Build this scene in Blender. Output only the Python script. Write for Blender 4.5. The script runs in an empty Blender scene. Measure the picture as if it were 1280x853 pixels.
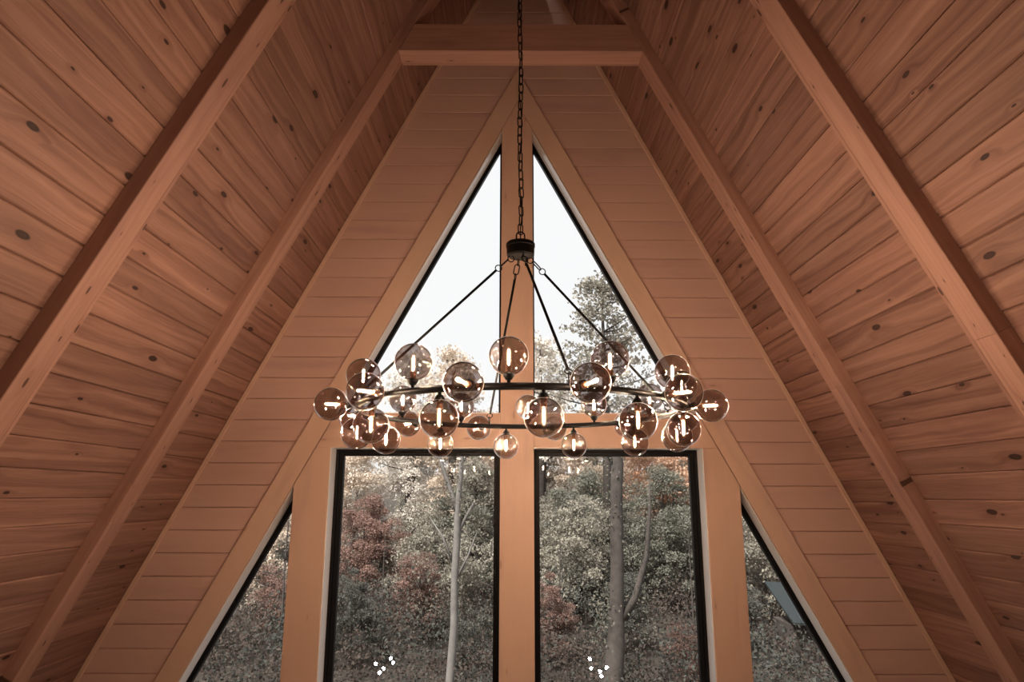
import bpy, math, random
import numpy as np
from mathutils import Matrix, Vector

# ------------------------------------------------------------------ camera
sc = bpy.context.scene
COL = sc.collection
YAW, PITCH, ROLL, FPX = -.00268, .22221, .00214, 851.9
cam_d = bpy.data.cameras.new('camera')
cam_d.sensor_fit = 'HORIZONTAL'
cam_d.sensor_width = 36.0
cam_d.lens = FPX * 36.0 / 1280.0
cam_d.clip_start, cam_d.clip_end = .05, 400
cam = bpy.data.objects.new('camera', cam_d)
COL.objects.link(cam)
cam.matrix_world = (Matrix.Rotation(YAW, 4, 'Z') @ Matrix.Rotation(math.pi / 2 + PITCH, 4, 'X')
                    @ Matrix.Rotation(ROLL, 4, 'Z'))
sc.camera = cam

# ------------------------------------------------------------------ sky, exposure
SKY_STRENGTH = 1.08
BULB_STRENGTH = 3150.0
LAMP_STRENGTH = 130.0
world = bpy.data.worlds.new('overcast_sky')
sc.world = world
world.use_nodes = True
wn = world.node_tree
wn.nodes.clear()
sun_d = bpy.data.lights.new('sun', 'SUN')
sun_d.energy, sun_d.angle, sun_d.color = 11.0, math.radians(14), (1.0, .95, .88)
sun = bpy.data.objects.new('sun', sun_d)
COL.objects.link(sun)
sun.rotation_euler = (math.radians(36), 0, math.radians(-38))
wout = wn.nodes.new('ShaderNodeOutputWorld')
wbg = wn.nodes.new('ShaderNodeBackground')
wbg.inputs['Color'].default_value = (.985, .99, 1.0, 1)
wbg.inputs['Strength'].default_value = SKY_STRENGTH
wn.links.new(wbg.outputs[0], wout.inputs[0])
sc.view_settings.view_transform = 'Standard'
sc.view_settings.look = 'None'
sc.view_settings.gamma = 1.0
sc.view_settings.exposure = 0.0
sc.view_settings.use_curve_mapping = False
cy = sc.cycles
cy.max_bounces = 10
cy.diffuse_bounces = 4
cy.glossy_bounces = 4
cy.transparent_max_bounces = 32
cy.caustics_reflective = False
cy.caustics_refractive = False
cy.sample_clamp_indirect = 4.0

# ------------------------------------------------------------------ helpers
def srgb(r, g, b):
    f = lambda c: (c / 12.92 if c <= .04045 else ((c + .055) / 1.055) ** 2.4)
    return (f(r / 255), f(g / 255), f(b / 255), 1)

def link(o, parent=None, world=None):
    COL.objects.link(o)
    if parent is not None:
        o.parent = parent
    if world is not None:
        if parent is not None:
            o.matrix_basis = PW[parent.name].inverted() @ world
        else:
            o.matrix_basis = world
        PW[o.name] = world.copy()
    else:
        PW[o.name] = (PW[parent.name].copy() if parent is not None else Matrix.Identity(4))
    return o

PW = {}

def empty(name, loc=(0, 0, 0), parent=None, label=None, cat=None, group=None, kind=None):
    o = bpy.data.objects.new(name, None)
    o.empty_display_size = .1
    link(o, parent, Matrix.Translation(loc))
    return tag(o, label, cat, group, kind)

def tag(o, label=None, cat=None, group=None, kind=None):
    if label: o['label'] = label
    if cat: o['category'] = cat
    if group: o['group'] = group
    if kind: o['kind'] = kind
    return o

def mesh(name, verts, faces, mat, smooth=False):
    me = bpy.data.meshes.new(name)
    me.from_pydata([tuple(v) for v in verts], [], faces)
    me.materials.append(mat)
    if smooth:
        me.polygons.foreach_set('use_smooth', [True] * len(me.polygons))
    me.update()
    return me

def obj(name, me, parent=None, world=Matrix.Identity(4)):
    return link(bpy.data.objects.new(name, me), parent, world)

class MB:
    """collects shapes for ONE mesh"""
    def __init__(s):
        s.v, s.f = [], []
    def add(s, v, f):
        b = len(s.v)
        s.v += [tuple(p) for p in v]
        s.f += [tuple(i + b for i in q) for q in f]
    def box(s, x0, x1, y0, y1, z0, z1):
        s.add([(x0, y0, z0), (x1, y0, z0), (x1, y1, z0), (x0, y1, z0), (x0, y0, z1), (x1, y0, z1), (x1, y1, z1), (x0, y1, z1)],
              [(0, 3, 2, 1), (4, 5, 6, 7), (0, 1, 5, 4), (1, 2, 6, 5), (2, 3, 7, 6), (3, 0, 4, 7)])
    def cbox(s, x0, x1, y0, y1, z0, z1, c):
        """box whose four long x edges on the z1 side and y edges are chamfered (cross-section in y,z along x)"""
        p = [(y0, z0), (y1, z0), (y1, z1 - c), (y1 - c, z1), (y0 + c, z1), (y0, z1 - c)]
        n = len(p)
        v = [(x0, a, b) for a, b in p] + [(x1, a, b) for a, b in p]
        f = [(i, (i + 1) % n, n + (i + 1) % n, n + i) for i in range(n)]
        s.add(v, [tuple(range(n))[::-1], tuple(range(n, 2 * n))] + f)
    def prism(s, poly, y0, y1, c=0.0):
        """convex polygon in (x,z), front at y0 (towards -Y) with chamfer c, back at y1"""
        n = len(poly)
        area = sum(poly[i][0] * poly[(i + 1) % n][1] - poly[(i + 1) % n][0] * poly[i][1] for i in range(n))
        if area < 0:
            poly = poly[::-1]
        ins = inset(poly, c) if c else poly
        v = [(x, y0, z) for x, z in ins] + ([(x, y0 + c, z) for x, z in poly] if c else []) + [(x, y1, z) for x, z in poly]
        k = 3 if c else 2
        f = [tuple(range(n)), tuple(range((k - 1) * n, k * n))[::-1]]
        for j in range(k - 1):
            f += [(j * n + i, (j + 1) * n + i, (j + 1) * n + (i + 1) % n, j * n + (i + 1) % n) for i in range(n)]
        s.add(v, f)
    def tube(s, pts, rad, n=10, closed=False):
        pts = [Vector(p) for p in pts]
        if not isinstance(rad, (list, tuple)):
            rad = [rad] * len(pts)
        m = len(pts)
        up = None
        rings = []
        for i, p in enumerate(pts):
            if closed:
                d = (pts[(i + 1) % m] - pts[i - 1]).normalized()
            else:
                d = (pts[min(i + 1, m - 1)] - pts[max(i - 1, 0)]).normalized()
            if up is None:
                a = Vector((0, 0, 1)) if abs(d.z) < .9 else Vector((1, 0, 0))
                up = (a - d * a.dot(d)).normalized()
            else:
                up = (up - d * up.dot(d)).normalized()
            w = d.cross(up)
            rings.append([p + (up * math.cos(2 * math.pi * k / n) + w * math.sin(2 * math.pi * k / n)) * rad[i] for k in range(n)])
        v = [q for r in rings for q in r]
        f = []
        for i in range(m if closed else m - 1):
            a, b = i * n, ((i + 1) % m) * n
            f += [(a + k, a + (k + 1) % n, b + (k + 1) % n, b + k) for k in range(n)]
        if not closed:
            f += [tuple(range(n))[::-1], tuple(range((m - 1) * n, m * n))]
        s.add(v, f)
    def lathe(s, prof, n=20):
        """profile of (r,z); r == 0 ends are poles"""
        v, idx = [], []
        for r, z in prof:
            if r < 1e-6:
                idx.append([len(v)] * n); v.append((0, 0, z))
            else:
                idx.append([len(v) + k for k in range(n)])
                v += [(r * math.cos(2 * math.pi * k / n), r * math.sin(2 * math.pi * k / n), z) for k in range(n)]
        f = []
        for a, b in zip(idx, idx[1:]):
            for k in range(n):
                q = [a[k], a[(k + 1) % n], b[(k + 1) % n], b[k]]
                u = []
                [u.append(x) for x in q if x not in u]
                if len(u) > 2: f.append(tuple(u))
        s.add(v, f)
    def build(s, name, mat, parent=None, world=Matrix.Identity(4), smooth=False):
        return obj(name, mesh(name, s.v, s.f, mat, smooth), parent, world)

def inset(poly, c):
    n = len(poly); out = []
    for i in range(n):
        p0, p1, p2 = Vector(poly[i - 1]), Vector(poly[i]), Vector(poly[(i + 1) % n])
        d1, d2 = (p1 - p0).normalized(), (p2 - p1).normalized()
        n1, n2 = Vector((-d1.y, d1.x)), Vector((-d2.y, d2.x))
        k = 1 + n1.dot(n2)
        out.append(tuple(p1 + (n1 + n2) * (c / max(k, .25))))
    return out

def clip(poly, a, b, c):
    """keep the part of the polygon where a*x + b*z <= c"""
    out = []
    for i in range(len(poly)):
        p, q = poly[i], poly[(i + 1) % len(poly)]
        dp, dq = a * p[0] + b * p[1] - c, a * q[0] + b * q[1] - c
        if dp <= 0: out.append(p)
        if dp * dq < 0:
            t = dp / (dp - dq)
            out.append((p[0] + (q[0] - p[0]) * t, p[1] + (q[1] - p[1]) * t))
    return out

# ------------------------------------------------------------------ materials
def new_mat(name):
    m = bpy.data.materials.new(name)
    m.use_nodes = True
    nt = m.node_tree
    return m, nt, nt.nodes['Principled BSDF']

class NT:
    def __init__(s, nt): s.nt = nt
    def n(s, typ, **kw):
        x = s.nt.nodes.new('ShaderNode' + typ)
        for k, v in kw.items(): setattr(x, k, v)
        return x
    def set(s, sock, v):
        if isinstance(v, bpy.types.NodeSocket): s.nt.links.new(v, sock)
        else: sock.default_value = v
    def math(s, op, a, b=0.0, clamp=False):
        x = s.n('Math', operation=op, use_clamp=clamp)
        s.set(x.inputs[0], a); s.set(x.inputs[1], b)
        return x.outputs[0]
    def vmath(s, op, a, b):
        x = s.n('VectorMath', operation=op)
        s.set(x.inputs[0], a); s.set(x.inputs[1], b)
        return x.outputs[0]
    def noise(s, vec, scale, detail=3, rough=.55):
        x = s.n('TexNoise')
        s.set(x.inputs['Vector'], vec); x.inputs['Scale'].default_value = scale
        x.inputs['Detail'].default_value = detail; x.inputs['Roughness'].default_value = rough
        return x.outputs['Fac']
    def ramp(s, fac, stops):
        x = s.n('ValToRGB')
        s.set(x.inputs[0], fac)
        e = x.color_ramp.elements
        e[0].position, e[0].color = stops[0]
        e[1].position, e[1].color = stops[-1]
        for p, c in stops[1:-1]:
            k = e.new(p); k.color = c
        return x.outputs[0]
    def mix(s, fac, a, b, mode='MIX'):
        x = s.n('Mix', data_type='RGBA', blend_type=mode)
        s.set(x.inputs['Factor'], fac); s.set(x.inputs['A'], a); s.set(x.inputs['B'], b)
        return x.outputs['Result']
    def smooth(s, v, lo, hi):
        x = s.n('MapRange', interpolation_type='SMOOTHSTEP')
        s.set(x.inputs['Value'], v); x.inputs['From Min'].default_value = lo; x.inputs['From Max'].default_value = hi
        return x.outputs['Result']

def wood(name, c_dark, c_mid, c_light, knot_density=.5, knot_scale=(2.6, 7.0), grain=1.0, rough=.55, tone=.25, knot_c=(.022, .010, .008, 1)):
    """planks: grain runs along the object's own x axis, z is the face normal; every board has its own offset and tone"""
    m, nt, bs = new_mat(name)
    N = NT(nt)
    tc = N.n('TexCoord').outputs['Object']
    rnd = N.n('ObjectInfo').outputs['Random']
    wn_ = N.n('TexWhiteNoise', noise_dimensions='1D'); N.set(wn_.inputs['W'], rnd)
    rv = N.vmath('SCALE', wn_.outputs['Color'], (0, 0, 0))
    rv.node.inputs['Scale'].default_value = 37.0
    p = N.vmath('ADD', tc, rv)
    # knots
    kv = N.vmath('MULTIPLY', p, (knot_scale[0], knot_scale[1], 0.0))
    wob = N.noise(N.vmath('MULTIPLY', p, (10, 20, 10)), 1.0, 2)
    vor = N.n('TexVoronoi', voronoi_dimensions='2D', feature='F1')
    N.set(vor.inputs['Vector'], kv); vor.inputs['Scale'].default_value = 1.0
    vor.inputs['Randomness'].default_value = 1.0
    d = N.math('ADD', vor.outputs['Distance'], N.math('MULTIPLY', N.math('SUBTRACT', wob, .5), .05))
    sep = N.n('SeparateColor'); N.set(sep.inputs[0], vor.outputs['Color'])
    has = N.math('LESS_THAN', sep.outputs[0], knot_density)
    size = N.math('ADD', N.math('MULTIPLY', N.math('POWER', sep.outputs[1], 2.2), .08), .026)
    rel = N.math('DIVIDE', d, size)
    knot = N.math('MULTIPLY', N.smooth(rel, 1.15, .75), has)
    core = N.math('MULTIPLY', N.smooth(rel, .75, .35), has)
    halo = N.math('MULTIPLY', N.smooth(rel, 4.5, .8), has)
    # grain, bent around the knots
    warp = N.math('MULTIPLY', halo, .9)
    big = N.noise(N.vmath('MULTIPLY', p, (.9, 7.0, 7.0)), 1.0, 3)
    gx = N.n('CombineXYZ')
    sp = N.n('SeparateXYZ'); N.set(sp.inputs[0], p)
    yy = N.math('ADD', N.math('MULTIPLY', sp.outputs[1], 34.0), N.math('ADD', warp, N.math('MULTIPLY', big, 5.0)))
    N.set(gx.inputs[0], N.math('MULTIPLY', sp.outputs[0], .55)); N.set(gx.inputs[1], yy); N.set(gx.inputs[2], N.math('MULTIPLY', sp.outputs[2], 34.0))
    rings = N.noise(gx.outputs[0], 1.0, 2, .5)
    fib = N.noise(N.vmath('MULTIPLY', p, (6.0, 260.0, 260.0)), 1.0, 2, .6)
    g = N.math('ADD', N.math('MULTIPLY', rings, .75), N.math('MULTIPLY', fib, .25))
    g = N.math('ADD', N.math('MULTIPLY', N.math('SUBTRACT', g, .5), 1.3 * grain), .5, True)
    col = N.ramp(g, [(.18, c_dark), (.5, c_mid), (.85, c_light)])
    # heartwood and blue-stain streaks along the board
    st = N.noise(N.vmath('MULTIPLY', p, (.8, 5.0, 5.0)), 1.0, 4, .6)
    col = N.mix(N.math('MULTIPLY', N.smooth(st, .52, .72), .45), col, (c_dark[0] * .75, c_dark[1] * .72, c_dark[2] * .85, 1))
    # board tone
    tn = N.math('ADD', N.math('MULTIPLY', N.math('SUBTRACT', wn_.outputs['Value'], .5), tone * 2), 1.0)
    tcol = N.n('CombineColor')
    for i in range(3): N.set(tcol.inputs[i], tn)
    col = N.mix(1.0, col, tcol.outputs[0], 'MULTIPLY')
    col = N.mix(N.math('MULTIPLY', halo, .28), col, (c_dark[0] * .8, c_dark[1] * .7, c_dark[2] * .7, 1))
    col = N.mix(N.math('MULTIPLY', knot, .93), col, knot_c)
    col = N.mix(N.math('MULTIPLY', core, .28), col, (c_dark[0] * .5, c_dark[1] * .45, c_dark[2] * .45, 1))
    N.set(bs.inputs['Base Color'], col)
    bs.inputs['Roughness'].default_value = rough
    bs.inputs['Specular IOR Level'].default_value = .3
    bp = N.n('Bump'); bp.inputs['Strength'].default_value = .15; bp.inputs['Distance'].default_value = .002
    N.set(bp.inputs['Height'], g); N.set(bs.inputs['Normal'], bp.outputs[0])
    return m

def plain(name, col, rough=.5, metal=0.0, spec=.5, var=0.0, vscale=30):
    m, nt, bs = new_mat(name)
    bs.inputs['Base Color'].default_value = col
    bs.inputs['Roughness'].default_value = rough
    bs.inputs['Metallic'].default_value = metal
    bs.inputs['Specular IOR Level'].default_value = spec
    if var:
        N = NT(nt)
        f = N.noise(N.n('TexCoord').outputs['Object'], vscale, 4, .6)
        N.set(bs.inputs['Base Color'], N.mix(f, tuple(c * (1 - var) for c in col[:3]) + (1,), tuple(min(1, c * (1 + var)) for c in col[:3]) + (1,)))
    return m

PINE = wood('knotty_pine', (.175, .086, .064, 1), (.280, .150, .110, 1), (.390, .222, .163, 1), .55, grain=1.2, tone=.16)
BEAM = wood('pine_beam', (.280, .148, .110, 1), (.405, .225, .168, 1), (.500, .292, .220, 1), .42, (4.2, 13.0), .8, tone=.06, knot_c=(.06, .03, .022, 1))
GABLE = wood('painted_shiplap', (.580, .375, .305, 1), (.605, .395, .320, 1), (.630, .412, .335, 1), .02, (2.4, 10.0), .5, .5, .02, knot_c=(.45, .28, .22, 1))
TRIMW = wood('painted_trim', (.640, .435, .320, 1), (.670, .455, .336, 1), (.690, .470, .348, 1), .10, (3.2, 12.0), .5, .45, .015, knot_c=(.50, .31, .23, 1))
JAMB = plain('white_jamb', (.92, .91, .90, 1), .28, 0, .8)
BLACKF = plain('black_window_frame', (.004, .004, .005, 1), .5, 0, .2)
BLACKM = plain('black_metal', (.0022, .002, .002, 1), .42, 0.0, .14)
SOCKET = plain('bronze_socket', (.10, .045, .025, 1), .35, .6)
WALLP = plain('plaster_wall', (.20, .13, .10, 1), .8, var=.06)
FLOORM = wood('oak_floor', (.10, .055, .035, 1), (.15, .085, .055, 1), (.19, .115, .075, 1), .1, tone=.15)

def glass_window():
    m, nt, bs = new_mat('window_glass')
    nt.nodes.remove(bs)
    N = NT(nt)
    out = nt.nodes['Material Output']
    t = N.n('BsdfTransparent'); t.inputs[0].default_value = (.95, .955, .95, 1)
    g = N.n('BsdfGlossy'); g.inputs['Roughness'].default_value = 0.0
    fr = N.n('Fresnel'); fr.inputs[0].default_value = 1.6
    mx = N.n('MixShader')
    N.set(mx.inputs[0], N.math('ADD', fr.outputs[0], .01))
    nt.links.new(t.outputs[0], mx.inputs[1]); nt.links.new(g.outputs[0], mx.inputs[2])
    nt.links.new(mx.outputs[0], out.inputs[0])
    return m
GLASS = glass_window()

def globe_glass():
    m, nt, bs = new_mat('smoke_glass')
    nt.nodes.remove(bs)
    N = NT(nt)
    out = nt.nodes['Material Output']
    t = N.n('BsdfTransparent'); t.inputs[0].default_value = (.655, .615, .60, 1)
    g = N.n('BsdfGlossy'); g.inputs['Roughness'].default_value = 0.0
    g.inputs['Color'].default_value = (.95, .90, .87, 1)
    bp = N.n('Bump'); bp.inputs['Strength'].default_value = .10; bp.inputs['Distance'].default_value = .004
    N.set(bp.inputs['Height'], N.noise(N.n('TexCoord').outputs['Object'], 30.0, 1)); N.set(g.inputs['Normal'], bp.outputs[0])
    lw = N.n('LayerWeight'); lw.inputs['Blend'].default_value = .5
    fac = N.math('ADD', N.math('MULTIPLY', N.math('POWER', lw.outputs['Facing'], 2.5), .45), .20, True)
    mx = N.n('MixShader')
    N.set(mx.inputs[0], fac)
    nt.links.new(t.outputs[0], mx.inputs[1]); nt.links.new(g.outputs[0], mx.inputs[2])
    # the thick edge of the glass bends the light strongly
    rf = N.n('BsdfRefraction'); rf.inputs['Color'].default_value = (.97, .94, .92, 1); rf.inputs['Roughness'].default_value = 0.0; rf.inputs['IOR'].default_value = 1.45
    mr = N.n('MixShader')
    N.set(mr.inputs[0], N.math('MULTIPLY', N.smooth(lw.outputs['Facing'], .56, .74), .9))
    nt.links.new(mx.outputs[0], mr.inputs[1]); nt.links.new(rf.outputs[0], mr.inputs[2])
    ge = N.n('BsdfGlossy'); ge.inputs['Roughness'].default_value = .30; ge.inputs['Color'].default_value = (.98, .95, .93, 1)
    me_ = N.n('MixShader')
    N.set(me_.inputs[0], N.math('MULTIPLY', N.smooth(lw.outputs['Facing'], .68, .92), .75))
    nt.links.new(mr.outputs[0], me_.inputs[1]); nt.links.new(ge.outputs[0], me_.inputs[2])
    nt.links.new(me_.outputs[0], out.inputs[0])
    return m
SMOKE = globe_glass()

def emitter(name, col, strength):
    m, nt, bs = new_mat(name)
    nt.nodes.remove(bs)
    e = nt.nodes.new('ShaderNodeEmission')
    e.inputs[0].default_value = col; e.inputs[1].default_value = strength
    nt.links.new(e.outputs[0], nt.nodes['Material Output'].inputs[0])
    return m
BULB = emitter('bulb_glow', (1.0, .77, .565, 1), BULB_STRENGTH)
def bulb_glass():
    m, nt, bs = new_mat('bulb_glass')
    nt.nodes.remove(bs)
    t = nt.nodes.new('ShaderNodeBsdfTransparent'); t.inputs[0].default_value = (.97, .93, .88, 1)
    e = nt.nodes.new('ShaderNodeEmission'); e.inputs[0].default_value = (1, .66, .38, 1); e.inputs[1].default_value = .32
    a = nt.nodes.new('ShaderNodeAddShader')
    nt.links.new(t.outputs[0], a.inputs[0]); nt.links.new(e.outputs[0], a.inputs[1])
    nt.links.new(a.outputs[0], nt.nodes['Material Output'].inputs[0])
    return m
TUBEG = bulb_glass()
LAMP = emitter('lamp_glow', (1.0, .765, .60, 1), LAMP_STRENGTH)

def leaf_mat():
    m, nt, bs = new_mat('leaves')
    nt.nodes.remove(bs)
    N = NT(nt)
    oi = N.n('ObjectInfo')
    geo = N.n('NewGeometry')
    f = N.noise(geo.outputs['Position'], 1.6, 3)
    f2 = N.noise(geo.outputs['Position'], 9.0, 2)
    k = N.math('ADD', N.math('MULTIPLY', f, .9), N.math('MULTIPLY', f2, .7))
    cc = N.n('CombineColor')
    for i in range(3): N.set(cc.inputs[i], k)
    col = N.mix(1.0, oi.outputs['Color'], cc.outputs[0], 'MULTIPLY')
    d = N.n('BsdfDiffuse'); N.set(d.inputs[0], col)
    t = N.n('BsdfTranslucent'); N.set(t.inputs[0], col)
    mx = N.n('MixShader'); mx.inputs[0].default_value = .35
    nt.links.new(d.outputs[0], mx.inputs[1]); nt.links.new(t.outputs[0], mx.inputs[2])
    nt.links.new(mx.outputs[0], nt.nodes['Material Output'].inputs[0])
    return m
LEAF = leaf_mat()
BARK = plain('grey_bark', (.055, .045, .039, 1), .9, var=.7, vscale=9)
PALE = plain('pale_bark', (.15, .137, .127, 1), .85, var=.45, vscale=7)
SOIL = plain('leaf_litter', (.035, .028, .022, 1), .95, var=.4, vscale=3)

# ------------------------------------------------------------------ room dimensions
D = 4.5                        # inner face of the gable trim
CX, ZR = .066, 4.36            # ridge
TL, TR = 2.011, 2.054          # slopes of the two roof planes
WC = .046                      # centre line of the window group
FLOOR = -3.3
BACK = -3.4
Y1, Y2, BW = 2.481, 3.704, .158
BD = .068                      # how far the rafters stand below the boards

def slope(side):
    """frame of a roof plane: origin at the ridge, x along the building, y down the slope, z into the room"""
    t = TL if side < 0 else TR
    k = math.hypot(1, t)
    es = Vector((side / k, 0, -t / k)); en = Vector((-side * t / k, 0, -1 / k))
    ex = Vector((0, side, 0))
    return Matrix(((ex.x, es.x, en.x, CX), (ex.y, es.y, en.y, 0), (ex.z, es.z, en.z, ZR), (0, 0, 0, 1))), t / k
def s_of_z(z, dz): return (ZR - z) / dz

# ------------------------------------------------------------------ ceiling: tongue-and-groove boards in three bays a side
ceil = empty('ceiling', (CX, 0, ZR), label='steep knotty pine board ceiling rising to the ridge on both sides', kind='structure')
STEP, BT = .1395, .018
for side, nm in ((-1, 'left'), (1, 'right')):
    M, dz = slope(side)
    deck = MB()
    smax = s_of_z(FLOOR, dz)
    ys = sorted((side * BACK, side * (D + .3)))
    deck.box(ys[0], ys[1], -.02, smax + .1, -.10, -BT - .002)
    deck.build('roof_deck', WALLP, ceil, M)
    for bi, (ya, yb, zj, st) in enumerate(((Y2 + .06, D + .06, (1.114 if side < 0 else .472 + .1277 * 2), .1277),
                                          (Y1 + .06, Y2 + .06, .353, .1248), (BACK, Y1 + .06, .30, .1262))):
        slope_bay = empty('board_bay', (CX, (ya + yb) / 2, ZR), ceil)
        sstep = st / dz
        off = s_of_z(zj, dz) % sstep
        L = yb - ya
        b = MB(); b.cbox(-L / 2 + .0008, L / 2 - .0008, .0009, sstep - .0009, -BT, 0, .0058)
        me = mesh('board', b.v, b.f, PINE)
        n = int((smax - off) / sstep) + 2
        rr = random.Random(bi + 10 * side)
        for i in range(-1, n):
            s0 = off + i * sstep
            w = M @ Matrix.Translation((side * (ya + yb) / 2, s0, rr.uniform(-.0012, .0012)))
            if s0 < -.02: continue
            obj('board', me, slope_bay, w)

# ------------------------------------------------------------------ rafters and collar tie
def rafter(y, side, label, cuts_main, zlo=FLOOR):
    M, dz = slope(side)
    r = empty('rafter', (CX, y + BW / 2, ZR), label=label, cat='beam', group='pine rafters of the ceiling')
    s1 = s_of_z(zlo, dz) - .05
    def piece(name, a, b, sa, sb, n0, n1):
        x0, x1 = sorted((side * a, side * b))
        w = M @ Matrix(((0, 1, 0, (x0 + x1) / 2), (1, 0, 0, (sa + sb) / 2), (0, 0, -1, n1), (0, 0, 0, 1)))
        # local frame: x down the slope, y across, z up into the roof
        bb = MB()
        hx, hy, h = (sb - sa) / 2, (x1 - x0) / 2, n1 - n0
        c = .003
        bb.add([(-hx, -hy, h), (hx, -hy, h), (hx, hy, h), (-hx, hy, h),
                (-hx, -hy, c), (hx, -hy, c), (hx, hy, c), (-hx, hy, c),
                (-hx, -hy + c, 0), (hx, -hy + c, 0), (hx, hy - c, 0), (-hx, hy - c, 0)],
               [(0, 3, 2, 1)[::-1], (8, 11, 10, 9), (0, 4, 5, 1), (4, 8, 9, 5), (2, 6, 7, 3), (6, 10, 11, 7), (0, 3, 7, 4), (4, 7, 11, 8), (1, 5, 6, 2), (5, 9, 10, 6)])
        return bb.build(name, BEAM, r, w)
    # core, then the facing boards: a wide one on the room side and a narrow one at the back edge, each in lengths
    cuts = [.12] + [s_of_z(z, dz) for z in cuts_main] + [s1]
    for a, b in zip(cuts, cuts[1:]):
        piece('facing_board', y, y + BW * .80, a + .0007, b - .0007, .0, BD)
    piece('edge_board', y + BW * .80 + .006, y + BW, .12, s1, .0, BD - .006)
    piece('backing_strip', y + BW * .72, y + BW * .9, .12, s1, .0, BD - .016)
    return r
rafter(Y1, -1, 'near pine rafter crossing the upper left of the ceiling', (2.4,))
rafter(Y1, 1, 'near pine rafter crossing the right ceiling, cut at the frame edge', (.625,))
rafter(Y2, -1, 'left pine rafter nearest the window wall, joined to the collar beam', (.08, -.12))
rafter(Y2, 1, 'right pine rafter nearest the window wall, joined to the collar beam', (.62,))

ct = empty('collar_tie', (CX, Y2 + BW / 2, 2.672), label='horizontal pine collar beam joining the two rafters above the window peak', cat='beam')
hw = (ZR - 2.672) / 2.03 - .01
def cbeam(name, y0, y1, z0, z1):
    b = MB()
    xa = (ZR - z0) / 2.03 - .072; xb = (ZR - z1) / 2.03 - .072
    b.prism([(-xa, 0), (xa, 0), (xb, z1 - z0), (-xb, z1 - z0)], -(y1 - y0) / 2, (y1 - y0) / 2, .003)
    return b.build(name, BEAM, ct, Matrix.Translation((CX, (y0 + y1) / 2, z0)))
cbeam('facing_board', Y2 + .001, Y2 + BW * .80, 2.672, 2.862)
cbeam('edge_board', Y2 + BW * .80 + .004, Y2 + BW - .001, 2.678, 2.858)

# ------------------------------------------------------------------ gable wall: shiplap planks, sheathing
SL = 1.90
def xin(z): return .105 + (2.6 - z) / SL
def xout(z): return (3.08 - z) / SL
wall = empty('wall_back', (WC, D, FLOOR), label='gable wall of painted horizontal shiplap around the tall windows', kind='structure')
PH = .1413
z0 = .059 - PH * 16
k = 0
while True:
    za, zb = z0 + PH * k, z0 + PH * (k + 1)
    k += 1
    if za > ZR - .05: break
    for side in (-1, 1):
        t = TL if side < 0 else TR
        # whole row, cut by the roof line and by the trim band (tucked 3 cm under it)
        poly = [(0, za + .0012), (4 * side, za + .0012), (4 * side, zb - .0012), (0, zb - .0012)]
        poly = clip(poly, side * t, 1, ZR + side * t * CX)                 # below the roof line
        if za < 3.0:
            poly = clip([(x - WC, z) for x, z in poly], -side * SL, -1, -(3.08 - .05))
            poly = [(x + WC, z) for x, z in poly]
        elif side > 0:
            continue
        else:
            poly = [(-4, za + .0012), (4, za + .0012), (4, zb - .0012), (-4, zb - .0012)]
            poly = clip(poly, -TL, 1, ZR - TL * CX); poly = clip(poly, TR, 1, ZR + TR * CX)
        if len(poly) < 3: continue
        cxp = sum(p[0] for p in poly) / len(poly)
        b = MB()
        b.prism([(x - cxp, z - za) for x, z in poly], 0, .018, .0038)
        # local frame for the wood: x along, z is the wall height -> turn so that y is height
        v = [(x, z, -y) for x, y, z in b.v]
        w = Matrix(((1, 0, 0, cxp), (0, 0, -1, D + .020), (0, 1, 0, za), (0, 0, 0, 1)))
        obj('plank', mesh('plank', v, b.f, GABLE), wall, w)
sh = MB()
for side in (-1, 1):
    t = TL if side < 0 else TR
    zt = 3.2
    rx = lambda z: CX + side * (ZR - z) / t + side * .1
    sh.prism([(WC + side * (xin(FLOOR) + .03), FLOOR), (rx(FLOOR), FLOOR), (rx(zt), zt), (WC + side * max(xin(zt) + .03, -.0), zt)][::1]
             if xin(zt) > 0 else
             [(WC + side * (xin(FLOOR) + .03), FLOOR), (rx(FLOOR), FLOOR), (rx(zt), zt), (WC, zt), (WC, 2.85)], D + .039, D + .16)
sh.prism([(CX - (ZR - 3.2) / TL - .1, 3.2), (CX + (ZR - 3.2) / TR + .1, 3.2), (CX, ZR + .2)], D + .039, D + .16)
sh.build('sheathing', WALLP, wall)

# ------------------------------------------------------------------ trim on the gable wall
def trim_board(name, label, poly, along, y0=D, y1=D + .15, c=.002, mat=None):
    """poly in wall coordinates (x from the centre line, z); along = direction of the grain"""
    a = Vector((along[0], 0, along[1])).normalized()
    ce = Vector((WC + sum(p[0] for p in poly) / len(poly), y0, sum(p[1] for p in poly) / len(poly)))
    nrm = Vector((0, -1, 0))
    b_ = nrm.cross(a)
    w = Matrix(((a.x, b_.x, nrm.x, ce.x), (a.y, b_.y, nrm.y, ce.y), (a.z, b_.z, nrm.z, ce.z), (0, 0, 0, 1)))
    m = MB(); m.prism([(WC + x, z) for x, z in poly], y0, y1, c)
    wi = w.inverted()
    o = obj(name, mesh(name, [wi @ Vector(v) for v in m.v], m.f, mat or TRIMW), None, w)
    return tag(o, label, kind='structure')
PZ, TZ0, TZ1, OX0, OX1 = .11, .301, .526, 1.219, 1.441
g = .0006
trim_board('trim_1', 'wide centre post between the pairs of windows', [(-PZ, FLOOR), (PZ, FLOOR), (PZ, 2.60), (0, 2.60 + PZ * SL), (-PZ, 2.60)], (0, 1))
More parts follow.
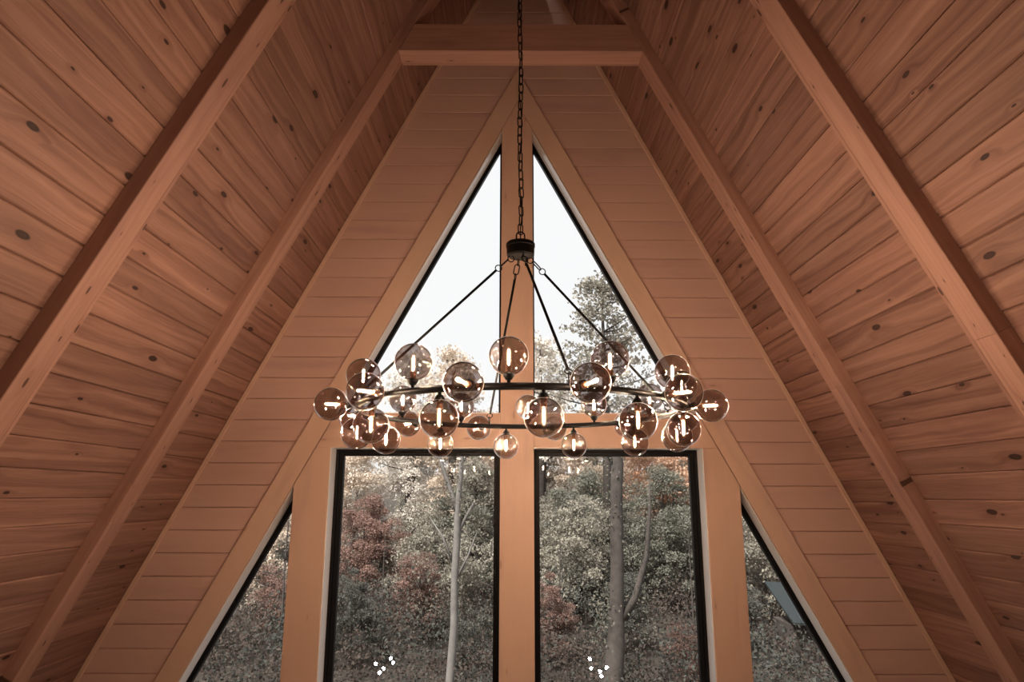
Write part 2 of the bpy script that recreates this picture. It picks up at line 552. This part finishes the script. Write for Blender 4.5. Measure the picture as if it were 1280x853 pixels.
for side, nm, no in ((-1, 'left', 2), (1, 'right', 3)):
    S = lambda pts: [(side * x, z) for x, z in pts]
    trim_board('trim_%d' % no, 'slanted trim band along the %s edge of the window group' % nm,
               S([(xin(FLOOR), FLOOR), (xout(FLOOR), FLOOR), (0 + g, 3.08), (g, 2.60 + PZ * SL + .002), (PZ + .001, 2.60)]), (side, -SL), D - .0008)
    trim_board('trim_%d' % (no + 2), 'horizontal trim between the upper and lower %s windows' % nm,
               S([(PZ + g, TZ0), (OX0, TZ0), (xin(TZ0) - .003, TZ0), (xin(TZ1) - .003, TZ1), (PZ + g, TZ1)]), (1, 0), D + .0006)
    zt = 2.6 - (OX1 - .105) * SL
    zt0 = TZ0 - g
    trim_board('trim_%d' % (no + 4), 'outer post between the tall and the triangular window on the %s' % nm,
               S([(OX0, FLOOR), (OX1, FLOOR), (OX1, zt), (xin(zt0) - .003, zt0), (OX0, zt0)]), (0, 1))
    t = TL if side < 0 else TR
    # thin strip where the planks meet the ceiling
    rx = lambda z: side * (CX - WC) + (ZR - z) / t
    trim_board('trim_%d' % (no + 6), 'thin trim strip where the gable planks meet the %s ceiling' % nm,
               S([(rx(FLOOR) - .030, FLOOR), (rx(FLOOR) - .001, FLOOR), (rx(4.25) - .001, 4.25), (rx(4.25) - .030, 4.25)]), (side, -t), D + .006, D + .022)

# ------------------------------------------------------------------ windows
def window(no, label, poly, fw, jamb_edges, fy=D + .147):
    """poly: opening in wall coordinates; fw: width of the frame bar on each edge; jamb_edges: edges that carry a jamb lining"""
    n = len(poly)
    area = sum(poly[i][0] * poly[(i + 1) % n][1] - poly[(i + 1) % n][0] * poly[i][1] for i in range(n))
    if area < 0:
        poly = poly[::-1]; fw = fw[::-1]; fw = fw[1:] + fw[:1]
        jamb_edges = [n - 1 - e for e in jamb_edges]; jamb_edges = [(e - 1) % n for e in jamb_edges]
    ce = (sum(p[0] for p in poly) / n, sum(p[1] for p in poly) / n)
    w = empty('window_%d' % no, (WC + ce[0], fy, ce[1]), label=label, kind='structure')
    def inner(ws):
        out = []
        for i in range(n):
            (ax, az), (bx, bz), (cx_, cz) = poly[i - 1], poly[i], poly[(i + 1) % n]
            d1 = Vector((bx - ax, bz - az)).normalized(); d2 = Vector((cx_ - bx, cz - bz)).normalized()
            n1 = Vector((-d1.y, d1.x)); n2 = Vector((-d2.y, d2.x))
            # solve p.n1 = b.n1 + w1, p.n2 = b.n2 + w2
            r1 = bx * n1.x + bz * n1.y + ws[i - 1]; r2 = bx * n2.x + bz * n2.y + ws[i]
            det = n1.x * n2.y - n1.y * n2.x
            out.append(((r1 * n2.y - r2 * n1.y) / det, (n1.x * r2 - n2.x * r1) / det))
        return out
    def bar(name, pa, pb, qa, qb, y0, y1, mat, c=.0):
        m = MB(); m.prism([(x + WC, z) for x, z in (pa, pb, qb, qa)], y0, y1, c)
        return m.build(name, mat, w)
    ip = inner(fw)
    ip2 = inner([x * .45 for x in fw])
    for i in range(n):
        j = (i + 1) % n
        f = bar('frame_bar', poly[i], poly[j], ip2[i], ip2[j], fy, fy + .06, BLACKF, .002)
        m = MB(); m.prism([(x + WC, z) for x, z in (ip2[i], ip2[j], ip[j], ip[i])], fy + .008, fy + .05, .002)
        m.build('glazing_bead', BLACKF, f)
    jl = inner([.004 if i in jamb_edges else .0 for i in range(n)])
    for i in jamb_edges:
        j = (i + 1) % n
        bar('jamb_lining', poly[i], poly[j], jl[i], jl[j], D + .012, fy - .001, JAMB)
    m = MB()
    pp = inner([max(x - .006, .002) for x in fw])
    m.v = [(x + WC, fy + .026, z) for x, z in pp]; m.f = [tuple(range(n))]
    m.build('pane', GLASS, w)
BOT = FLOOR + 1.1
xi = lambda z: xin(z)
for side, nm in ((-1, 'left'), (1, 'right')):
    S = lambda pts: [(side * x, z) for x, z in pts]
    zt = 2.6 + (.105 - PZ) * SL
    window(1 if side < 0 else 2, 'tall triangular upper window %s of the centre post, full of sky' % nm,
           S([(PZ, TZ1), (xin(TZ1), TZ1), (PZ, zt)]), [.012, .028, .014], [0, 1])
    window(3 if side < 0 else 4, 'tall rectangular window %s of the centre post, framing a %s' % (nm, 'slender pale tree' if side < 0 else 'thick forked trunk'),
           S([(PZ, BOT), (OX0, BOT), (OX0, TZ0), (PZ, TZ0)]), [.05, .056, .046, .042], [1, 2])
    window(5 if side < 0 else 6, 'small triangular window beyond the %s outer post' % nm,
           S([(OX1, BOT), (xin(BOT), BOT), (OX1, 2.6 - (OX1 - .105) * SL)]), [.05, .032, .012], [0, 1])
lowm = MB()
for a, b in ((PZ, OX0), (OX1, xin(BOT))):
    for side in (-1, 1):
        x0, x1 = sorted((side * a, side * b))
        lowm.box(WC + x0, WC + x1, D + .004, D + .15, FLOOR, BOT)
tag(lowm.build('baseboard_back', TRIMW), 'painted board under the tall windows', kind='structure')

# ------------------------------------------------------------------ rest of the room (behind and below the camera)
fb = MB(); fb.box(-4.2, 4.2, BACK, D + .3, FLOOR - .12, FLOOR)
tag(fb.build('floor', FLOORM), 'wooden floor of the room', kind='structure')
bw = MB(); bw.prism([(CX - (ZR - FLOOR) / TL - .1, FLOOR), (CX + (ZR - FLOOR) / TR + .1, FLOOR), (CX, ZR + .15)], BACK - .12, BACK)
tag(bw.build('wall_front', WALLP), 'plain wall at the far end of the room behind the view', kind='structure')

def cluster_lamp(x, y, zt, label):
    t = empty('floor_lamp', (x, y, FLOOR), label=label, cat='lamp')
    W = Matrix.Translation((x, y, FLOOR))
    h = zt - FLOOR
    m = MB(); m.lathe([(0, 0), (.16, 0), (.16, .02), (.02, .035), (0, .035)], 24); m.build('base', BLACKM, t, W)
    m = MB(); m.lathe([(0, .03), (.012, .03), (.012, h), (0, h)], 12); m.build('pole', BLACKM, t, W)
    r = random.Random(int(x * 100))
    for k in range(5):
        a = k * 1.257 + x
        p = Vector((.13 * math.cos(a), .13 * math.sin(a), h + .05 + .09 * (k % 3)))
        m = MB(); m.tube([(0, 0, h - .02), p * .5 + Vector((0, 0, h * .5 - .02)), p], .006, 8); arm = m.build('arm', BLACKM, t, W)
        m = MB(); m.lathe([(0, -.03), (.018, -.024), (.03, 0), (.024, .018), (0, .03)], 14)
        m.build('bulb', LAMP, arm, W @ Matrix.Translation(p + Vector((0, 0, .03))), True)
cluster_lamp(-1.82, -1.4, -2.58, 'floor lamp mirrored as bright dots low in the left tall window')
cluster_lamp(1.29, -1.4, -2.62, 'floor lamp mirrored as bright dots low in the right tall window')

# ------------------------------------------------------------------ chandelier
RC = Vector((.041, 2.628, .3165))
RR, ROFF, GR, TUBE = .617, .0924, .060, .0115
ch = empty('chandelier', tuple(RC), label='large round black chandelier with smoked glass globes hanging on a chain before the windows', cat='chandelier')
CB = Matrix.Translation(RC)
m = MB(); m.tube([(RR * math.cos(2 * math.pi * i / 96), RR * math.sin(2 * math.pi * i / 96), 0) for i in range(96)], TUBE, 14, True)
m.build('ring', BLACKM, ch, CB, True)

# one globe, axis +z, ring axis at the origin
prof = []
ph0 = math.asin(.0135 / GR)
for i in range(29):
    a = math.pi - ph0 - (math.pi - ph0) * i / 28
    prof.append((GR * math.sin(a) if i < 28 else 0.0, ROFF + GR * math.cos(a)))
mg = MB(); mg.lathe(prof, 44)
me_globe = mesh('globe', mg.v, mg.f, SMOKE, True)
zb = ROFF - GR
mf = MB(); mf.lathe([(0, TUBE - .004), (.0055, TUBE - .004), (.0055, TUBE + .006), (.010, TUBE + .008), (.0175, zb - .001), (.0185, zb + .004), (.0165, zb + .007), (.0135, zb + .007), (0, zb + .007)], 18)
me_fit = mesh('fitter', mf.v, mf.f, BLACKM, True)
ms = MB(); ms.lathe([(0, zb + .006), (.0105, zb + .006), (.0105, zb + .026), (.0085, zb + .030), (0, zb + .030)], 14)
me_sock = mesh('socket', ms.v, ms.f, SOCKET, True)
r_, za_, zb_ = .0026, zb + .034, zb + .080
mb_ = MB(); mb_.lathe([(0, za_), (r_ * .8, za_ + .002), (r_, za_ + .008), (r_, zb_ - .010), (r_ * .7, zb_ - .003), (0, zb_)], 8)
me_fil = mesh('filament', mb_.v, mb_.f, BULB, True)
mt_ = MB(); mt_.lathe([(.0062, zb + .028), (.0078, zb + .034), (.0078, zb + .074), (.005, zb + .084), (0, zb + .087)], 14)
me_bulb = mesh('bulb', mt_.v, mt_.f, TUBEG, True)
GLOBES = [(t, 5.5 + 10.15 * j + 30 * i) for i in range(12) for j, t in enumerate('DOU')]
SKIP = {('U', 5.5 + 20.3 + 30 * 5)}
for t, deg in GLOBES:
    if (t, deg) in SKIP: continue
    a = math.radians(deg)
    base = CB @ Matrix.Translation((RR * math.cos(a), RR * math.sin(a), 0)) @ Matrix.Rotation(a, 4, 'Z')
    if t == 'D': base = base @ Matrix.Rotation(math.pi, 4, 'Y')
    if t == 'O': base = base @ Matrix.Rotation(math.pi / 2, 4, 'Y')
    go = obj('globe', me_globe, ch, base)
    obj('fitter', me_fit, go, base); obj('socket', me_sock, go, base); obj('bulb', me_bulb, go, base); obj('filament', me_fil, go, base)

# hub, chain, rods
HUB = Vector((.041, 2.628, .945))
HM = Matrix.Translation(HUB)
m = MB(); m.lathe([(0, 0), (.047, 0), (.056, .006), (.057, .040), (.059, .042), (.059, .054), (.056, .058), (.012, .060), (.012, .068), (0, .068)], 32)
hub = m.build('hub', BLACKM, ch, HM, False)
def link_mesh(L, W, r, n=20, sec=6):
    pts = []
    for i in range(n):
        a = 2 * math.pi * i / n
        x, z = math.cos(a) * W / 2, math.sin(a) * W / 2
        z += (L - W) / 2 * (1 if math.sin(a) > 0 else -1 if math.sin(a) < 0 else 0)
        pts.append((x, 0, z))
    mm = MB(); mm.tube(pts, r, sec, True)
    return mesh('link', mm.v, mm.f, BLACKM, True)
me_link = link_mesh(.047, .021, .0026)
me_loop = link_mesh(.050, .034, .0030)
chain = empty('chain', tuple(HUB + Vector((0, 0, .08))), ch)
obj('link', me_loop, chain, HM @ Matrix.Translation((0, 0, .083)))
z = .083 + .036
rr = random.Random(3)
i = 0
while HUB.z + z < ZR - .10:
    obj('link', me_link, chain, HM @ Matrix.Translation((.003 * math.sin(i * .45) , 0, z)) @ Matrix.Rotation(math.radians(35 + 90 * (i % 2) + rr.uniform(-14, 14)), 4, 'Z') @ Matrix.Rotation(rr.uniform(-.06, .06), 4, 'Y'))
    z += .0405; i += 1
m = MB(); m.tube([(.006 * math.sin(k * .9) * (1 if k > 1 else 0), .006 * math.cos(k * 1.3), .06 + k * .06) for k in range(int((ZR - .06 - HUB.z - .06) / .06))], .0021, 6)
m.build('power_cord', BLACKM, ch, HM, True)
m = MB(); m.lathe([(0, 0), (.012, 0), (.012, .02), (.06, .03), (.062, .055), (0, .055)], 24)
m.build('ceiling_canopy', BLACKM, ch, Matrix.Translation((HUB.x, HUB.y, ZR - .16)))
me_eye = link_mesh(.026, .026, .0022, 18)
for deg in (13, 103, 193, 283):
    a = math.radians(deg)
    u = Vector((math.cos(a), math.sin(a), 0))
    p0 = HUB + u * .040 + Vector((0, 0, -.004))
    p1 = RC + u * (RR - .002) + Vector((0, 0, TUBE + .030))
    d = (p1 - p0).normalized()
    sd = d.cross(Vector((0, 0, 1))).normalized()
    def fr(p, zdir, xdir):
        y = zdir.cross(xdir)
        return Matrix(((xdir.x, y.x, zdir.x, p.x), (xdir.y, y.y, zdir.y, p.y), (xdir.z, y.z, zdir.z, p.z), (0, 0, 0, 1)))
    top = p0 + d * .085; end = p1 - d * .022
    m = MB(); m.tube([Vector((0, 0, 0)), end - top], .0052, 10)
    rod = m.build('rod', BLACKM, ch, Matrix.Translation(top), True)
    nrm = d.cross(sd).normalized()
    obj('eyelet', me_eye, rod, fr(top - d * .012, d, nrm))
    obj('eyelet', me_eye, rod, fr(end + d * .012, d, sd))
    obj('hook', me_eye, rod, fr(p0 - Vector((0, 0, .008)), Vector((0, 0, 1)), u))
    obj('hook_link', me_link, rod, fr(p0 + d * .040, d, sd))
    m = MB(); m.lathe([(0, 0), (.0045, 0), (.0045, .014), (0, .014)], 10)
    m.build('stud', BLACKM, rod, Matrix.Translation(RC + u * RR + Vector((0, 0, TUBE - .002))), True)
    obj('hook', me_eye, rod, fr(RC + u * RR + Vector((0, 0, TUBE + .022)), Vector((0, 0, 1)), u))

# ------------------------------------------------------------------ outside: hillside and trees
def ground_z(x, y):
    return -4.2 + max(0, y - 10) * .085 + .25 * math.sin(x * .35 + y * .21)
gv, gf = [], []
nx, ny = 40, 36
for j in range(ny):
    y = 6 + 84 * (j / (ny - 1)) ** 1.3
    for i in range(nx):
        x = -60 + 120 * i / (nx - 1)
        gv.append((x, y, ground_z(x, y)))
for j in range(ny - 1):
    for i in range(nx - 1):
        a = j * nx + i
        gf.append((a, a + 1, a + nx + 1, a + nx))
tag(obj('ground', mesh('ground', gv, gf, SOIL, True)), 'wooded hillside outside the windows', kind='structure')

def leaves(seed, clusters, per, leaf, spread, flat=1.0):
    """clusters: (n,3) centres; every leaf a bent quad"""
    r = np.random.default_rng(seed)
    c = np.repeat(clusters, per, 0)
    n = len(c)
    p = c + r.normal(size=(n, 3)) * spread * np.array([1, 1, flat])
    a = r.normal(size=(n, 3)); a /= np.linalg.norm(a, axis=1, keepdims=True)
    b = np.cross(a, r.normal(size=(n, 3))); b /= np.linalg.norm(b, axis=1, keepdims=True)
    s = leaf * r.uniform(.6, 1.3, (n, 1))
    a *= s; b *= s * .6
    v = np.stack([p - a, p + b, p + a, p - b], 1).reshape(-1, 3)
    f = np.arange(n * 4).reshape(-1, 4)
    return v, f
def foliage_mesh(name, v, f):
    me = bpy.data.meshes.new(name)
    me.from_pydata(v.tolist(), [], f.tolist())
    me.materials.append(LEAF)
    return me
def crown_mesh(seed, H, W, lumps, per, leaf, z0f=.18, cone=.5, lr=.34):
    """a crown of leafy lumps; the leaves lie on the upper shells of the lumps"""
    r = np.random.default_rng(seed)
    c, rad = [], []
    while len(c) < lumps:
        u = r.uniform(-1, 1, 3)
        q = np.linalg.norm(u)
        if q > 1 or q < .3: continue
        zz = (u[2] + 1) / 2
        wf = 1 - cone * zz
        c.append((u[0] * W * wf, u[1] * W * wf, H * (z0f + (1 - z0f) * zz)))
        rad.append(W * lr * r.uniform(.55, 1.15) * (1 - .4 * cone * zz))
    c = np.repeat(np.array(c), per, 0); rad = np.repeat(np.array(rad), per)[:, None]
    d = r.normal(size=c.shape); d /= np.linalg.norm(d, axis=1, keepdims=True)
    d[:, 2] = np.where(r.random(len(d)) < .7, np.abs(d[:, 2]), d[:, 2]) * .75
    p = c + d * rad * r.uniform(.55, 1.08, rad.shape)
    return foliage_mesh('foliage', *leaves(seed + 1, p, 1, leaf, .03))
CROWNS = [crown_mesh(11, 10, 2.6, 60, 330, .075), crown_mesh(12, 9, 3.0, 64, 330, .075), crown_mesh(13, 11, 2.3, 64, 300, .07),
          crown_mesh(14, 8, 2.9, 60, 360, .065, .02, .45), crown_mesh(15, 12, 2.2, 50, 260, .07, .35, .6)]
def trunk_shape(seed, H, r0, nb=7, fork=None, lean=.03):
    r = random.Random(seed)
    m = MB()
    ax, ay = r.uniform(-lean, lean), r.uniform(-lean, lean)
    pts, rad = [], []
    for i in range(12):
        t = i / 11
        pts.append((ax * H * t + .04 * math.sin(t * 7 + seed), ay * H * t + .04 * math.cos(t * 5 + seed), H * t - .3 * (i == 0)))
        rad.append(r0 * (1 - .82 * t))
    m.tube(pts, rad, 9)
    for b in range(nb):
        t = r.uniform(.3, .92)
        k = t * 11; i = int(k)
        base = Vector(pts[i]).lerp(Vector(pts[min(i + 1, 11)]), k - i)
        an = r.uniform(0, 6.283); L = H * r.uniform(.10, .22) * (1.2 - t * .6)
        d = Vector((math.cos(an), math.sin(an), r.uniform(.5, 1.3))).normalized()
        q = [base, base + d * L * .5 + Vector((0, 0, .03)), base + d * L + Vector((0, 0, L * .15))]
        rr_ = r0 * (1 - .82 * t) * .55
        m.tube(q, [rr_, rr_ * .6, rr_ * .2], 6)
    return mesh('trunk', m.v, m.f, BARK, True)
TRUNKS = [trunk_shape(1, 9.5, .16), trunk_shape(2, 8.5, .14), trunk_shape(3, 10.5, .18), trunk_shape(5, 7.5, .13), trunk_shape(6, 11.5, .15)]
GREEN, OLIVE, TAN, RUST, ORANGE, GREY, DARK = (.24, .235, .195, 1), (.37, .34, .285, 1), (.80, .68, .57, 1), (.34, .22, .185, 1), (.74, .50, .36, 1), (.86, .80, .73, 1), (.165, .162, .142, 1)
def tree(x, y, k, s, col, name, label, group=None, rot=None, zoff=0):
    t = empty(name, (x, y, ground_z(x, y) + zoff), label=label, cat='tree', group=group)
    rt = rot if rot is not None else (x * 7.3 + y * 3.1) % 6.28
    w = Matrix.Translation((x, y, ground_z(x, y) + zoff)) @ Matrix.Rotation(rt, 4, 'Z') @ Matrix.Scale(s, 4)
    f = obj('foliage', CROWNS[k], t, w); f.color = col; f['kind'] = 'stuff'
    obj('trunk', TRUNKS[k], t, w)
    return t
rng = random.Random(77)
names = {id(GREEN): 'green', id(OLIVE): 'olive', id(TAN): 'tan', id(RUST): 'rust', id(ORANGE): 'orange', id(GREY): 'greyish', id(DARK): 'dark green'}
kinds = {'green': 'green leafy tree standing in the wooded hillside', 'olive': 'olive green tree standing in the wooded hillside', 'tan': 'tan autumn tree standing in the wooded hillside',
         'rust': 'rust red autumn tree standing in the wooded hillside', 'orange': 'orange autumn tree standing in the wooded hillside', 'greyish': 'pale greyish tree standing in the wooded hillside', 'dark green': 'dark green tree standing in the wooded hillside'}
def forest(rows):
    for y, xs, cols, smin, smax in rows:
        for x in xs:
            c = rng.choice(cols)
            n_ = names[id(c)]
            tree(x + rng.uniform(-.8, .8), y + rng.uniform(-1.5, 1.5), rng.randrange(5), rng.uniform(smin, smax), c, 'autumn_tree', kinds[n_], n_ + ' trees of the hillside')
lin = lambda a, b, n: [a + (b - a) * i / (n - 1) for i in range(n)]
forest([(46, lin(-22, 22, 10), [GREY, TAN, GREY], .50, .62),
        (37, lin(-17, 17, 9), [GREY, TAN, OLIVE], .48, .60)])
for x, y, k, sc_, c in ((-12.3, 28, 1, .72, TAN), (-9.4, 29, 0, .70, GREY), (-6.6, 27, 1, .66, TAN), (-4.0, 29, 3, .78, GREY), (-1.6, 28, 1, .70, TAN),
                        (.9, 29, 0, .62, OLIVE), (3.2, 28, 1, .66, TAN), (5.6, 29, 3, .74, ORANGE), (8.2, 28, 1, .68, OLIVE), (11.3, 29, 0, .66, RUST)):
    n_ = names[id(c)]
    tree(x, y, k, sc_, c, 'autumn_tree', kinds[n_], n_ + ' trees of the hillside')

# particular trees
tree(-4.4, 21.5, 3, .40, RUST, 'maple', 'low rust red tree behind the left tall window')
tree(-8.2, 22.0, 1, .50, TAN, 'maple', 'tan leaved tree seen through the left triangular window')
tree(2.2, 22.0, 3, .52, GREEN, 'evergreen', 'dense green tree left of the thick forked trunk')
tree(6.0, 25.5, 1, .64, ORANGE, 'maple', 'orange leaved tree at the upper right of the right tall window')
tree(8.6, 20.5, 3, .46, RUST, 'maple', 'reddish brown tree seen through the right triangular window')
tree(-1.2, 23.5, 0, .46, OLIVE, 'maple', 'olive tree behind the slender pale trunk')
tree(4.6, 21.5, 1, .46, GREEN, 'evergreen', 'dense green tree right of the thick forked trunk')

def custom_tree(name, label, x, y, lines, mat, fol=None, col=None):
    z = ground_z(x, y)
    t = empty(name, (x, y, z), label=label, cat='tree')
    W = Matrix.Translation((x, y, z))
    for nm, pts, rad in lines:
        m = MB(); m.tube(pts, rad, 9 if nm == 'trunk' else 6)
        m.build(nm, mat, t, W, True)
    if fol is not None:
        v, f = fol
        o = obj('foliage', foliage_mesh('foliage', v, f), t, W); o.color = col; o['kind'] = 'stuff'
    return t
# slender pale tree: stands 13 m away
def sprays(seed, n, lo, hi, w, per, leaf, spread, flat=1.0):
    r = np.random.default_rng(seed)
    c = np.stack([r.uniform(-w, w, n), r.uniform(-w, w, n), r.uniform(lo, hi, n)], 1)
    return leaves(seed, c, per, leaf, spread, flat)
custom_tree('slender_tree', 'slender pale barked tree with forked top in the left tall window', -.98, 12.5,
            [('trunk', [(-.06, 0, -.3), (-.02, 0, .8), (.03, 0, 1.6), (.02, 0, 2.4), (.05, 0, 3.0), (.05, 0, 3.6), (.10, 0, 4.2), (.12, 0, 4.7), (.14, 0, 5.1)], [.082, .076, .07, .064, .066, .056, .042, .032, .008]),
             ('branch', [(.05, 0, 3.45), (-.03, 0, 3.75), (-.24, 0, 4.3), (-.38, 0, 4.75), (-.50, 0, 5.1)], [.048, .042, .034, .026, .010]),
             ('branch', [(.01, 0, 2.6), (-.22, 0, 3.1), (-.45, .1, 3.4)], [.03, .018, .006]),
             ('branch', [(.02, 0, 2.3), (.25, 0, 2.75), (.42, 0, 3.2)], [.026, .016, .006]),
             ('branch', [(.05, 0, 3.1), (.22, .05, 3.45), (.36, .05, 3.7)], [.035, .028, .016]),
             ('branch', [(.1, 0, 4.3), (.25, 0, 4.6), (.36, 0, 5.0)], [.024, .016, .006])],
            PALE, sprays(31, 22, 1.6, 5.0, .5, 45, .028, .13), (.21, .19, .155, 1))
custom_tree('forked_tree', 'thick grey trunk with a curved side limb in the right tall window', 2.03, 13.5,
            [('trunk', [(-.24, 0, -.3), (-.16, 0, .5), (-.06, 0, 1.3), (-.03, .02, 1.9), (.0, 0, 2.6), (.02, .02, 3.3), (.03, 0, 4.0), (.07, .02, 4.6), (.05, 0, 5.0), (.02, 0, 5.3), (0, 0, 5.55)], [.215, .19, .165, .14, .128, .132, .118, .125, .09, .06, .02]),
             ('branch', [(.10, 0, 1.75), (.32, -.05, 2.15), (.56, -.05, 2.9), (.66, 0, 3.7), (.68, 0, 4.3)], [.075, .065, .05, .035, .012]),
             ('branch', [(.04, 0, 4.5), (-.18, 0, 4.95), (-.32, .1, 5.4)], [.06, .04, .015]),
             ('branch', [(.05, 0, 4.6), (.28, 0, 5.0), (.5, .1, 5.5)], [.05, .035, .012]),
             ('branch', [(.05, 0, 3.3), (.25, 0, 3.0), (.33, 0, 2.7)], [.025, .016, .006])],
            BARK, sprays(33, 34, 1.4, 5.2, .6, 45, .03, .15), (.20, .185, .15, 1))
# pine: tufted crown rising into the upper right window
def pine(x, y, H, seed, label, col, w0):
    r = random.Random(seed)
    lines = [('trunk', [(0, 0, -.3), (.05, 0, H * .5), (0, 0, H)], [.22, .15, .02])]
    cl = []
    for i in range(26):
        t = .45 + .55 * i / 25
        for b in range(3):
            an = r.uniform(0, 6.283); L = w0 * (1.15 - t) * r.uniform(.7, 1.3) + .15
            p1 = Vector((math.cos(an) * L, math.sin(an) * L, H * t + .25 * L))
            p0 = Vector((0, 0, H * t - .1))
            if i % 3 == 0 and b < 2: lines.append(('branch', [p0, p0.lerp(p1, .55) - Vector((0, 0, .05)), p1], [.035, .025, .01]))
            for q in (.45, .75, 1.0):
                cl.append(tuple(p0.lerp(p1, q) + Vector((r.uniform(-.1, .1), r.uniform(-.1, .1), r.uniform(0, .12)))))
    return custom_tree('pine_tree', label, x, y, lines, BARK, leaves(seed, np.array(cl), 26, .075, .15, .7), col)
pine(3.35, 24, 10.5, 5, 'tall pine with tufted crown rising into the upper right window', OLIVE, 3.2)
pine(1.2, 27, 8.8, 6, 'pine top just right of the centre post in the upper window', GREY, 2.4)
pine(-2.3, 27, 8.5, 7, 'pale pine top behind the globes in the upper left window', TAN, 2.6)
pine(-4.2, 29, 8.6, 8, 'thin pine top beside the slanted edge of the upper left window', GREY, 2.4)

YOUNG = [crown_mesh(21, 4.2, 1.7, 36, 300, .05, .0, .4, .36), crown_mesh(22, 3.4, 1.8, 36, 300, .05, .0, .3, .36), crown_mesh(23, 5.0, 1.6, 40, 300, .05, .05, .45, .36)]
YT = [trunk_shape(41, 4.0, .05, 5), trunk_shape(42, 3.2, .05, 5), trunk_shape(43, 4.8, .05, 5)]
for i in range(26):
    x = -11 + 22 * i / 25 + rng.uniform(-.4, .4); y = 19.5 + 6 * ((i * 7) % 5) / 4 + rng.uniform(-.6, .6)
    z = ground_z(x, y)
    c = rng.choice([OLIVE, RUST, TAN, OLIVE] if x < -1.5 else [GREEN, OLIVE, DARK, OLIVE])
    n_ = names[id(c)]
    t = empty('young_tree', (x, y, z), label='low %s young tree in the undergrowth of the hillside' % n_, cat='tree', group=n_ + ' young trees')
    W = Matrix.Translation((x, y, z)) @ Matrix.Rotation(i * 1.7, 4, 'Z') @ Matrix.Scale(rng.uniform(.55, .85), 4)
    f = obj('foliage', YOUNG[i % 3], t, W); f.color = c; f['kind'] = 'stuff'
    obj('trunk', YT[i % 3], t, W)
r_np = np.random.default_rng(91)
for nm_, lab, col_, n_c, y0_, y1_, hh, sd in (('undergrowth', 'dark brown undergrowth under the trees', (.12, .095, .082, 1), 1500, 12.5, 27, 1.5, 92),
                                         ('leafy_brush', 'dull green leafy brush between the trunks low in the windows', (.105, .108, .096, 1), 700, 12.5, 22, 2.0, 95)):
    us = np.stack([r_np.uniform(-14, 14, n_c), r_np.uniform(y0_, y1_, n_c), np.zeros(n_c)], 1)
    patch = np.sin(us[:, 0] * .9 + sd) * np.sin(us[:, 1] * .7 + sd * 2)
    for q in range(n_c):
        us[q, 2] = ground_z(us[q, 0], us[q, 1]) + r_np.uniform(0, 1) * hh * (.55 + .45 * patch[q])
    v, f = leaves(sd, us, 75, .04, .24)
    ug = tag(obj(nm_, foliage_mesh(nm_, v, f)), lab, 'undergrowth', kind='stuff')
    ug.color = col_

# added box with a slanted blue grey panel, for an unclear shape
PANELM = plain('blue_grey_panel', (.030, .036, .038, 1), .95, 0, 0, var=.3)
sx, sy = 6.95, 17.0
sz = ground_z(sx, sy) + .25
panel_box = empty('panel_box', (sx, sy, sz), label='added box with blue grey panel for an unclear shape in the right triangular window', cat='panel_box')
m = MB(); m.box(sx - .55, sx + .55, sy - .5, sy + .6, sz - .6, sz + .55); m.build('body', BARK, panel_box)
m = MB(); m.add([(sx - .6, sy - .75, sz + .60), (sx + .6, sy - .75, sz + .54), (sx + .56, sy + .75, sz + 1.24), (sx - .64, sy + .75, sz + 1.30),
                 (sx - .6, sy - .75, sz + .65), (sx + .6, sy - .75, sz + .59), (sx + .56, sy + .75, sz + 1.29), (sx - .64, sy + .75, sz + 1.35)],
                [(0, 3, 2, 1), (4, 5, 6, 7), (0, 1, 5, 4), (1, 2, 6, 5), (2, 3, 7, 6), (3, 0, 4, 7)])
m.build('roof', PANELM, panel_box)  # slanted panel on top of the added box

# bushes and thin saplings close to the house
BUSH = [(-7.4, 16.2, .42, DARK), (-5.4, 17.4, .50, RUST), (-3.4, 15.6, .40, DARK), (-2.2, 17.6, .50, RUST), (-.9, 16.0, .36, DARK), (.9, 16.6, .42, RUST), (2.9, 17.6, .46, DARK),
        (4.0, 15.8, .38, RUST), (5.2, 17.2, .50, DARK), (7.9, 17.0, .5, DARK)]
for i, (x, y, sc_, c) in enumerate(BUSH):
    z = ground_z(x, y)
    n_ = 'dark green' if c is DARK else 'russet'
    t = empty('bush', (x, y, z), label='low %s bush in the brush near the house' % n_, cat='bush', group=n_ + ' bushes')
    W = Matrix.Translation((x, y, z)) @ Matrix.Rotation(i * 2.1, 4, 'Z') @ Matrix.Scale(sc_, 4)
    f = obj('foliage', YOUNG[i % 3], t, W); f.color = (c[0] * .8, c[1] * .8, c[2] * .8, 1); f['kind'] = 'stuff'
    obj('trunk', YT[i % 3], t, W)
for x, y, k, sc_, lab in ((-6.3, 15.5, 1, .40, 'thin bare trunk nearest the outer edge of the left triangular window'), (-5.0, 16.0, 0, .36, 'thin bare trunk beside the left outer post'),
                          (-3.0, 17.0, 3, .34, 'thin dark sapling in the left half of the left tall window'), (1.2, 17.5, 1, .34, 'thin dark sapling close to the centre post on its right'),
                          (4.3, 17.0, 3, .40, 'thin dark sapling near the right edge of the right tall window')):
    z = ground_z(x, y)
    t = empty('sapling', (x, y, z), label=lab, cat='tree')
    obj('trunk', TRUNKS[k], t, Matrix.Translation((x, y, z)) @ Matrix.Diagonal((.55 * sc_, .55 * sc_, sc_, 1)))
